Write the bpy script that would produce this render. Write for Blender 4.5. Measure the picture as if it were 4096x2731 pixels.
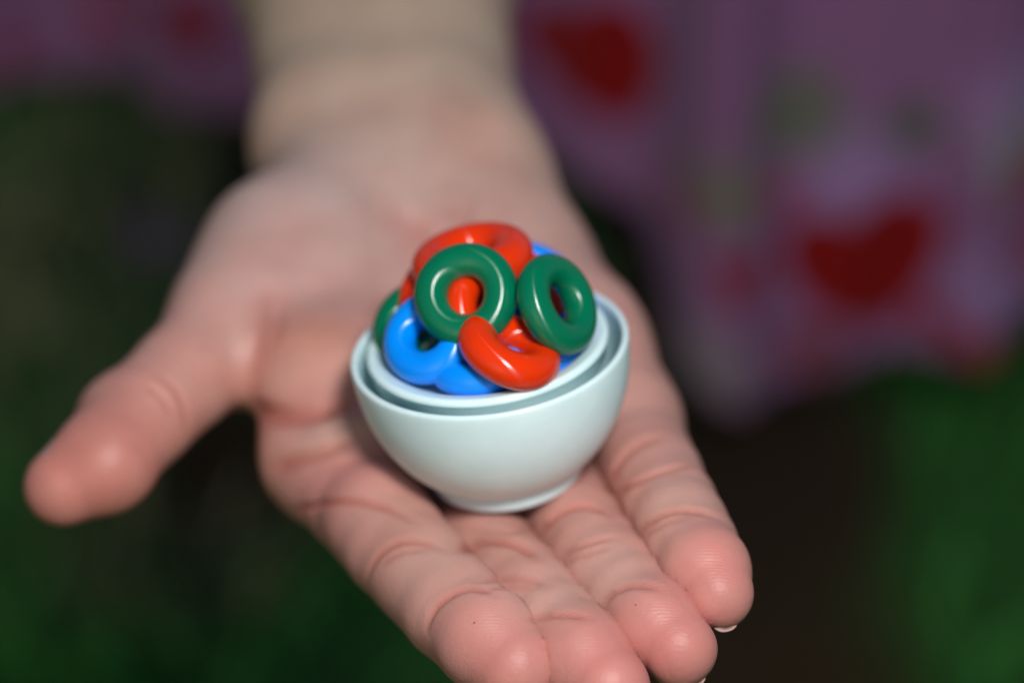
import bpy, math, random
import numpy as np
from mathutils import Matrix, Vector

random.seed(4)
rng = np.random.default_rng(4)
scene = bpy.context.scene
for o in list(bpy.data.objects):
    bpy.data.objects.remove(o)

# =====================================================================
# camera, world, flash, exposure
# =====================================================================
PITCH = math.radians(33.0)
CAM_POS = Vector((0.00062, -0.28774, 0.55958))
RIGHT = Vector((1, 0, 0))
UP = Vector((0, math.sin(PITCH), math.cos(PITCH)))
BACK = Vector((0, -math.cos(PITCH), math.sin(PITCH)))

cam_data = bpy.data.cameras.new('camera')
cam = bpy.data.objects.new('camera', cam_data)
scene.collection.objects.link(cam)
cam.location = CAM_POS
cam.rotation_euler = (math.pi / 2 - PITCH, 0, 0)
cam_data.lens = 85.0
cam_data.sensor_width = 36.0
cam_data.clip_start = 0.02
cam_data.clip_end = 300.0
cam_data.dof.use_dof = True
cam_data.dof.focus_distance = 0.323
cam_data.dof.aperture_fstop = 5.8
cam_data.dof.aperture_blades = 7
scene.camera = cam

world = bpy.data.worlds.new('World')
scene.world = world
world.use_nodes = True
wn = world.node_tree
sky = wn.nodes.new('ShaderNodeTexSky')
sky.sky_type = 'NISHITA'
sky.sun_disc = False
sky.sun_elevation = math.radians(20.0)
sky.sun_rotation = math.radians(200.0)
wn.links.new(sky.outputs[0], wn.nodes['Background'].inputs[0])
wn.nodes['Background'].inputs[1].default_value = 0.048

# the camera's flash, a small lamp above the lens
fl = bpy.data.lights.new('camera_flash', 'AREA')
fl.shape = 'RECTANGLE'
fl.size = 0.065
fl.size_y = 0.06
fl.energy = 1.25
fl.color = (1.0, 0.99, 0.97)
flash = bpy.data.objects.new('camera_flash', fl)
scene.collection.objects.link(flash)
flash.location = CAM_POS + UP * 0.11 + RIGHT * 0.055 - BACK * 0.02
aim = Vector((0, 0.03, 0.35)) - flash.location
flash.rotation_euler = aim.to_track_quat('-Z', 'Y').to_euler()

scene.view_settings.view_transform = 'Standard'
scene.view_settings.look = 'None'
scene.view_settings.exposure = 0.0
scene.view_settings.gamma = 1.0
scene.view_settings.use_curve_mapping = False

# =====================================================================
# palm frame: origin where the bowl's foot stands on the hand, z = bowl axis
# =====================================================================
PALM = Matrix([[0.989954, -0.068658, -0.1236], [0.077006, 0.99497, 0.064073], [0.118579, -0.072948, 0.990261]]).to_4x4()
PALM.translation = Vector((0.0, 0.0, 0.35))
PALM_R = np.array(PALM.to_3x3())
PALM_T = np.array(PALM.translation)

def palm_to_world(P):
    return (np.asarray(P) * 0.001) @ PALM_R.T + PALM_T

# =====================================================================
# materials
# =====================================================================
def new_mat(name):
    m = bpy.data.materials.new(name)
    m.use_nodes = True
    return m, m.node_tree.nodes, m.node_tree.links, m.node_tree.nodes['Principled BSDF']

def mat_skin():
    m, N, L, b = new_mat('skin')
    att = N.new('ShaderNodeAttribute'); att.attribute_name = 'tint'
    ridge = N.new('ShaderNodeAttribute'); ridge.attribute_name = 'ridge'
    tc = N.new('ShaderNodeTexCoord')
    n1 = N.new('ShaderNodeTexNoise'); n1.inputs['Scale'].default_value = 110; n1.inputs['Detail'].default_value = 5
    L.new(tc.outputs['Object'], n1.inputs['Vector'])
    mr = N.new('ShaderNodeMapRange'); mr.inputs[1].default_value = .3; mr.inputs[2].default_value = .7
    mr.inputs[3].default_value = .92; mr.inputs[4].default_value = 1.07
    L.new(n1.outputs['Fac'], mr.inputs[0])
    # blotchy pink mottling
    n2 = N.new('ShaderNodeTexNoise'); n2.inputs['Scale'].default_value = 150; n2.inputs['Detail'].default_value = 3
    L.new(tc.outputs['Object'], n2.inputs['Vector'])
    mr2 = N.new('ShaderNodeMapRange'); mr2.inputs[1].default_value = .35; mr2.inputs[2].default_value = .7
    mr2.inputs[3].default_value = 0.0; mr2.inputs[4].default_value = .24
    L.new(n2.outputs['Fac'], mr2.inputs[0])
    mul = N.new('ShaderNodeMix'); mul.data_type = 'RGBA'; mul.blend_type = 'MULTIPLY'; mul.inputs[0].default_value = 1
    L.new(att.outputs['Color'], mul.inputs[6]); L.new(mr.outputs[0], mul.inputs[7])
    mx = N.new('ShaderNodeMix'); mx.data_type = 'RGBA'; mx.blend_type = 'MULTIPLY'
    L.new(mr2.outputs[0], mx.inputs[0]); L.new(mul.outputs[2], mx.inputs[6])
    mx.inputs[7].default_value = (1.0, .70, .66, 1)
    # specks of dust caught in the skin
    vo = N.new('ShaderNodeTexVoronoi'); vo.inputs['Scale'].default_value = 170
    L.new(tc.outputs['Object'], vo.inputs['Vector'])
    lt = N.new('ShaderNodeMath'); lt.operation = 'LESS_THAN'; lt.inputs[1].default_value = .028
    L.new(vo.outputs['Distance'], lt.inputs[0])
    sp = N.new('ShaderNodeMix'); sp.data_type = 'RGBA'
    sm = N.new('ShaderNodeMath'); sm.operation = 'MULTIPLY'; sm.inputs[1].default_value = .6
    L.new(lt.outputs[0], sm.inputs[0])
    L.new(sm.outputs[0], sp.inputs[0]); L.new(mx.outputs[2], sp.inputs[6]); sp.inputs[7].default_value = (.05, .03, .025, 1)
    L.new(sp.outputs[2], b.inputs['Base Color'])
    b.inputs['Subsurface Weight'].default_value = .3
    b.inputs['Subsurface Radius'].default_value = (1.0, .32, .18)
    b.inputs['Subsurface Scale'].default_value = .0009
    b.inputs['Roughness'].default_value = .48
    b.inputs['Specular IOR Level'].default_value = .45
    # relief: fine skin grain and fingerprint ridges on the pads
    g = N.new('ShaderNodeTexNoise'); g.inputs['Scale'].default_value = 1800; g.inputs['Detail'].default_value = 4
    L.new(tc.outputs['Object'], g.inputs['Vector'])
    w = N.new('ShaderNodeTexWave'); w.wave_type = 'BANDS'; w.bands_direction = 'Y'
    w.inputs['Scale'].default_value = 750; w.inputs['Distortion'].default_value = 5.0
    w.inputs['Detail'].default_value = 2; w.inputs['Detail Scale'].default_value = .25
    L.new(tc.outputs['Object'], w.inputs['Vector'])
    wm = N.new('ShaderNodeMath'); wm.operation = 'MULTIPLY'
    ws = N.new('ShaderNodeMath'); ws.operation = 'MULTIPLY'; ws.inputs[1].default_value = .45
    L.new(ridge.outputs['Fac'], ws.inputs[0])
    L.new(w.outputs['Fac'], wm.inputs[0]); L.new(ws.outputs[0], wm.inputs[1])
    ad = N.new('ShaderNodeMath'); ad.operation = 'MULTIPLY_ADD'; ad.inputs[1].default_value = .55
    L.new(g.outputs['Fac'], ad.inputs[0]); L.new(wm.outputs[0], ad.inputs[2])
    # the fine lattice of skin lines
    vl = N.new('ShaderNodeTexVoronoi'); vl.feature = 'DISTANCE_TO_EDGE'; vl.inputs['Scale'].default_value = 620
    ng = N.new('ShaderNodeVectorMath'); ng.operation = 'MULTIPLY_ADD'; ng.inputs[1].default_value = (.0012, .0012, .0012)
    L.new(g.outputs['Color'], ng.inputs[0]); L.new(tc.outputs['Object'], ng.inputs[2]); L.new(ng.outputs[0], vl.inputs['Vector'])
    vm = N.new('ShaderNodeMapRange'); vm.inputs[1].default_value = 0; vm.inputs[2].default_value = .16
    vm.inputs[3].default_value = 0; vm.inputs[4].default_value = .3
    L.new(vl.outputs['Distance'], vm.inputs[0])
    a2 = N.new('ShaderNodeMath'); a2.operation = 'ADD'; L.new(ad.outputs[0], a2.inputs[0]); L.new(vm.outputs[0], a2.inputs[1])
    bu = N.new('ShaderNodeBump'); bu.inputs['Strength'].default_value = .4; bu.inputs['Distance'].default_value = .00012
    L.new(a2.outputs[0], bu.inputs['Height']); L.new(bu.outputs[0], b.inputs['Normal'])
    return m

def mat_plastic(name, col, rough, layer=0.00030, strength=.06, sss=0.0, aniso=1.0):
    """printed plastic: faint layer lines stacked along the object's own z"""
    m, N, L, b = new_mat(name)
    tc = N.new('ShaderNodeTexCoord')
    no = N.new('ShaderNodeTexNoise'); no.inputs['Scale'].default_value = 220; no.inputs['Detail'].default_value = 3
    L.new(tc.outputs['Object'], no.inputs['Vector'])
    mr = N.new('ShaderNodeMapRange'); mr.inputs[1].default_value = .3; mr.inputs[2].default_value = .7
    mr.inputs[3].default_value = .96; mr.inputs[4].default_value = 1.03
    L.new(no.outputs['Fac'], mr.inputs[0])
    mul = N.new('ShaderNodeMix'); mul.data_type = 'RGBA'; mul.blend_type = 'MULTIPLY'; mul.inputs[0].default_value = 1
    mul.inputs[6].default_value = (*col, 1); L.new(mr.outputs[0], mul.inputs[7])
    L.new(mul.outputs[2], b.inputs['Base Color'])
    b.inputs['Roughness'].default_value = rough
    if sss:
        b.inputs['Subsurface Weight'].default_value = sss
        b.inputs['Subsurface Radius'].default_value = (1, .9, .85)
        b.inputs['Subsurface Scale'].default_value = .002
    # fine layers stacked along z stretch the highlights across the layers
    ge = N.new('ShaderNodeNewGeometry')
    zv = N.new('ShaderNodeVectorTransform'); zv.vector_type = 'VECTOR'; zv.convert_from = 'OBJECT'; zv.convert_to = 'WORLD'
    zv.inputs[0].default_value = (0, 0, 1)
    c1 = N.new('ShaderNodeVectorMath'); c1.operation = 'CROSS_PRODUCT'
    L.new(zv.outputs[0], c1.inputs[0]); L.new(ge.outputs['Normal'], c1.inputs[1])
    c2 = N.new('ShaderNodeVectorMath'); c2.operation = 'CROSS_PRODUCT'
    L.new(ge.outputs['Normal'], c2.inputs[0]); L.new(c1.outputs[0], c2.inputs[1])
    L.new(c2.outputs[0], b.inputs['Tangent'])
    b.inputs['Anisotropic'].default_value = aniso
    # a trace of the layers as relief
    sx = N.new('ShaderNodeSeparateXYZ'); L.new(tc.outputs['Object'], sx.inputs[0])
    mu = N.new('ShaderNodeMath'); mu.operation = 'MULTIPLY'; mu.inputs[1].default_value = 2 * math.pi / layer
    L.new(sx.outputs['Z'], mu.inputs[0])
    sn = N.new('ShaderNodeMath'); sn.operation = 'SINE'; L.new(mu.outputs[0], sn.inputs[0])
    bu = N.new('ShaderNodeBump'); bu.inputs['Strength'].default_value = strength
    bu.inputs['Distance'].default_value = layer * .22
    L.new(sn.outputs[0], bu.inputs['Height']); L.new(bu.outputs[0], b.inputs['Normal'])
    return m

def mat_tinted(name, rough, sheen=0.0, scale=900, dist=.0003):
    m, N, L, b = new_mat(name)
    att = N.new('ShaderNodeAttribute'); att.attribute_name = 'tint'
    tc = N.new('ShaderNodeTexCoord')
    no = N.new('ShaderNodeTexNoise'); no.inputs['Scale'].default_value = scale; no.inputs['Detail'].default_value = 3
    L.new(tc.outputs['Object'], no.inputs['Vector'])
    mr = N.new('ShaderNodeMapRange'); mr.inputs[3].default_value = .8; mr.inputs[4].default_value = 1.2
    L.new(no.outputs['Fac'], mr.inputs[0])
    mul = N.new('ShaderNodeMix'); mul.data_type = 'RGBA'; mul.blend_type = 'MULTIPLY'; mul.inputs[0].default_value = 1
    L.new(att.outputs['Color'], mul.inputs[6]); L.new(mr.outputs[0], mul.inputs[7])
    L.new(mul.outputs[2], b.inputs['Base Color'])
    b.inputs['Roughness'].default_value = rough
    b.inputs['Specular IOR Level'].default_value = .2
    b.inputs['Sheen Weight'].default_value = sheen
    bu = N.new('ShaderNodeBump'); bu.inputs['Strength'].default_value = .4; bu.inputs['Distance'].default_value = dist
    L.new(no.outputs['Fac'], bu.inputs['Height']); L.new(bu.outputs[0], b.inputs['Normal'])
    return m

SKIN = mat_skin()
m, N, L, b = new_mat('fingernail'); NAIL = m
b.inputs['Base Color'].default_value = (.44, .26, .23, 1); b.inputs['Roughness'].default_value = .55
WHITE = mat_plastic('white_plastic', (.715, .965, 1.0), .38, strength=.05, sss=.5, aniso=.6)
RED = mat_plastic('red_plastic', (.76, .034, .001), .20)
GREEN = mat_plastic('green_plastic', (.0, .15, .070), .20)
BLUE = mat_plastic('blue_plastic', (.0, .27, 1.0), .20)
FABRIC = mat_tinted('printed_fabric', .85, .1)
GROUND = mat_tinted('earth', .95, 0, 60, .01)
BLADE = mat_tinted('grass_blade', .6, 0, 40, .0003)

# =====================================================================
# mesh helpers
# =====================================================================
def link(o, parent=None):
    scene.collection.objects.link(o)
    if parent is not None:
        o.parent = parent
        o.matrix_parent_inverse = parent.matrix_world.inverted()
    return o

def mesh_obj(name, verts, faces, mat, parent=None, matrix=None, smooth=True, tint=None):
    me = bpy.data.meshes.new(name)
    if isinstance(faces, np.ndarray):
        nv, nf, k = len(verts), len(faces), faces.shape[1]
        me.vertices.add(nv); me.vertices.foreach_set('co', np.asarray(verts, np.float32).ravel())
        me.loops.add(nf * k); me.loops.foreach_set('vertex_index', faces.astype(np.int32).ravel())
        me.polygons.add(nf)
        me.polygons.foreach_set('loop_start', np.arange(0, nf * k, k, dtype=np.int32))
        me.polygons.foreach_set('loop_total', np.full(nf, k, np.int32))
        me.update(calc_edges=True)
    else:
        me.from_pydata([tuple(map(float, v)) for v in verts], [], faces)
    me.validate()
    me.polygons.foreach_set('use_smooth', np.full(len(me.polygons), smooth))
    if tint is not None:
        a = me.color_attributes.new('tint', 'FLOAT_COLOR', 'POINT')
        a.data.foreach_set('color', np.c_[tint, np.ones(len(tint))].astype(np.float32).ravel())
    me.materials.append(mat)
    o = bpy.data.objects.new(name, me)
    if matrix is not None:
        o.matrix_world = matrix
    return link(o, parent)

def tag(o, label, cat=None, group=None, kind=None):
    o['label'] = label
    if cat: o['category'] = cat
    if group: o['group'] = group
    if kind: o['kind'] = kind
    return o

def lathe(profile, seg=128):
    """closed profile [(r, z), ...] in mm -> verts (m), quads"""
    pr = np.array(profile, float) * .001
    k = len(pr)
    t = np.linspace(0, 2 * np.pi, seg, endpoint=False)
    V = np.stack([np.outer(np.cos(t), pr[:, 0]), np.outer(np.sin(t), pr[:, 0]), np.tile(pr[:, 1], (seg, 1))], -1).reshape(-1, 3)
    i, j = np.meshgrid(np.arange(seg), np.arange(k), indexing='ij')
    i2, j2 = (i + 1) % seg, (j + 1) % k
    F = np.stack([i * k + j, i2 * k + j, i2 * k + j2, i * k + j2], -1).reshape(-1, 4)
    return V, F

def grid_faces(a, b):
    i, j = np.meshgrid(np.arange(a - 1), np.arange(b - 1), indexing='ij')
    q = i * b + j
    return np.stack([q, q + b, q + b + 1, q + 1], -1).reshape(-1, 4)

# =====================================================================
# ground
# =====================================================================
SOIL_SHADE = [[0.066, 0.672, 0.035, 0.2], [0.085, 0.373, 0.06, 0.2], [0.096, 0.415, 0.035, 0.22], [0.104, 0.486, 0.05, 0.2], [-0.11, 0.486, 0.03, 0.05], [-0.112, 0.754, 0.03, 0.2]]            # x, y, radius x, radius y of bare patches and of shade painted in beside the wrist, metres
OLIVE = [[-0.188, 0.695, 0.07, 0.2], [-0.172, 0.617, 0.07, 0.18], [-0.11, 0.462, 0.05, 0.1]]

def patches(x, y, L):
    m = np.zeros_like(x)
    wob = 1 + .22 * np.sin(x * 31 + 1.3 * np.sin(y * 23)) + .18 * np.sin(y * 37 + 2 * np.sin(x * 17))
    for cx, cy, rx, ry in L:
        d = ((x - cx) / rx) ** 2 + ((y - cy) / ry) ** 2
        m = np.maximum(m, 1 / (1 + np.exp((d - wob) * 5)))
    return m

gx = np.concatenate([[-80, -20, -5], np.linspace(-1.4, 1.4, 180), [5, 20, 80]])
gy = np.concatenate([[-20, -5, -1], np.linspace(-.3, 3.0, 200), [6, 20, 140]])
X, Y = np.meshgrid(gx, gy, indexing='ij')
Z = .006 * np.sin(X * 19 + Y * 7) + .005 * np.sin(Y * 23 - X * 11)
soil_shade = patches(X.ravel(), Y.ravel(), SOIL_SHADE)
tint = np.outer(1 - soil_shade, (.045, .15, .032)) + np.outer(soil_shade, (.055, .030, .013))
V = np.c_[X.ravel(), Y.ravel(), Z.ravel()]
tag(mesh_obj('ground', V, grid_faces(len(gx), len(gy)), GROUND, tint=tint), 'dark earth with bare brown patches and painted shade under the grass', kind='structure')

# grass
nb = 60000
bx_ = rng.uniform(-.9, .9, nb); by_ = rng.uniform(.15, 2.3, nb)
keep = rng.uniform(size=nb) > 1.08 * patches(bx_, by_, SOIL_SHADE)
bx_, by_ = bx_[keep], by_[keep]; nb = len(bx_)
hgt = rng.uniform(.012, .035, nb); wid = rng.uniform(.0015, .0032, nb)
ang = rng.uniform(0, 2 * np.pi, nb); lean = rng.uniform(.1, .9, nb); la = rng.uniform(0, 2 * np.pi, nb)
base = np.c_[bx_, by_, np.full(nb, -.004)]
side = np.c_[np.cos(ang), np.sin(ang), np.zeros(nb)] * wid[:, None]
ld = np.c_[np.cos(la), np.sin(la), np.zeros(nb)] * (hgt * lean)[:, None]
up = np.c_[np.zeros(nb), np.zeros(nb), hgt]
mid = base + up * .55 + ld * .35
tip = base + up + ld
V = np.stack([base - side, base + side, mid + side * .8, mid - side * .8, tip], 1).reshape(-1, 3)
i5 = np.arange(nb) * 5
F = np.concatenate([np.stack([i5, i5 + 1, i5 + 2], 1), np.stack([i5, i5 + 2, i5 + 3], 1), np.stack([i5 + 3, i5 + 2, i5 + 4], 1)])
col = np.outer(rng.uniform(.6, 1.3, nb), (.062, .29, .055)) * rng.uniform(.85, 1.15, (nb, 3))
ol = patches(bx_, by_, OLIVE)[:, None]
col = col * (1 - ol) + ol * np.outer(rng.uniform(.7, 1.2, nb), (.27, .27, .14))
tag(mesh_obj('grass', V, F, BLADE, smooth=False, tint=np.repeat(col, 5, 0)), 'dark green lawn grass growing behind and below the hand', 'grass', kind='stuff')

# =====================================================================
# the person: forearm and open hand as one continuous skin
# =====================================================================
# ---------- signed distance field of the hand (palm frame, millimetres) ----------
def smin(a, b, k):
    h = np.clip(0.5 + 0.5 * (b - a) / k, 0.0, 1.0)
    return b + (a - b) * h - k * h * (1.0 - h)

def seg(P, a, b):
    """round cone between (x,y,z,r) a and b"""
    a = np.asarray(a, float); b = np.asarray(b, float)
    ab = b[:3] - a[:3]
    pa = P - a[:3]
    t = np.clip((pa @ ab) / (ab @ ab), 0.0, 1.0)
    q = pa - t[:, None] * ab
    return np.sqrt(np.einsum('ij,ij->i', q, q)) - (a[3] + (b[3] - a[3]) * t)

def ellip(P, c, ax, rad):
    q = (P - c) @ np.asarray(ax, float).T / np.asarray(rad, float)
    k0 = np.sqrt(np.einsum('ij,ij->i', q, q))
    q2 = q / np.asarray(rad, float)
    k1 = np.sqrt(np.einsum('ij,ij->i', q2, q2)) + 1e-9
    return k0 * (k0 - 1.0) / k1

def finger_sdf(P, F):
    """one finger on its own: its bones, then its pads"""
    pts = F['axis']
    c = None
    for a, b in zip(pts[:-1], pts[1:]):
        d = seg(P, a, b)
        c = d if c is None else smin(c, d, 0.8)
    for s in F['pads']:
        c = smin(c, np.sqrt(((P - s[:3]) ** 2).sum(1)) - s[3], 2.2)
    return c

def palm_sdf(P, T):
    palm = None
    for a, b, k in T['palm']:
        d = seg(P, a, b)
        palm = d if palm is None else smin(palm, d, k)
    return palm

def hand_sdf(P, T):
    palm = palm_sdf(P, T)
    out = palm.copy()
    c1 = np.full(len(P), 1e3); c2 = np.full(len(P), 1e3)
    for F in T['fingers']:
        q = np.array(F['axis'])
        m = np.all((P > (q[:, :3] - q[:, 3:]).min(0) - 8) & (P < (q[:, :3] + q[:, 3:]).max(0) + 8), 1)
        if not m.any():
            continue
        c = finger_sdf(P[m], F)
        d = smin(palm[m], c, F['k'])
        c2[m] = np.minimum(c2[m], np.maximum(c1[m], c)); c1[m] = np.minimum(c1[m], c)
        out[m] = smin(out[m], d, 0.5)
    # the cleft where two fingers lie against each other
    f = np.clip((palm - .5) / 4.0, 0, 1)
    out = out + .35 * f * np.exp(-((c2 - c1) / 2.0) ** 2)
    for s in T['bulges']:
        out = smin(out, np.sqrt(((P - s[:3]) ** 2).sum(1)) - s[3], s[4])
    return out


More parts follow.
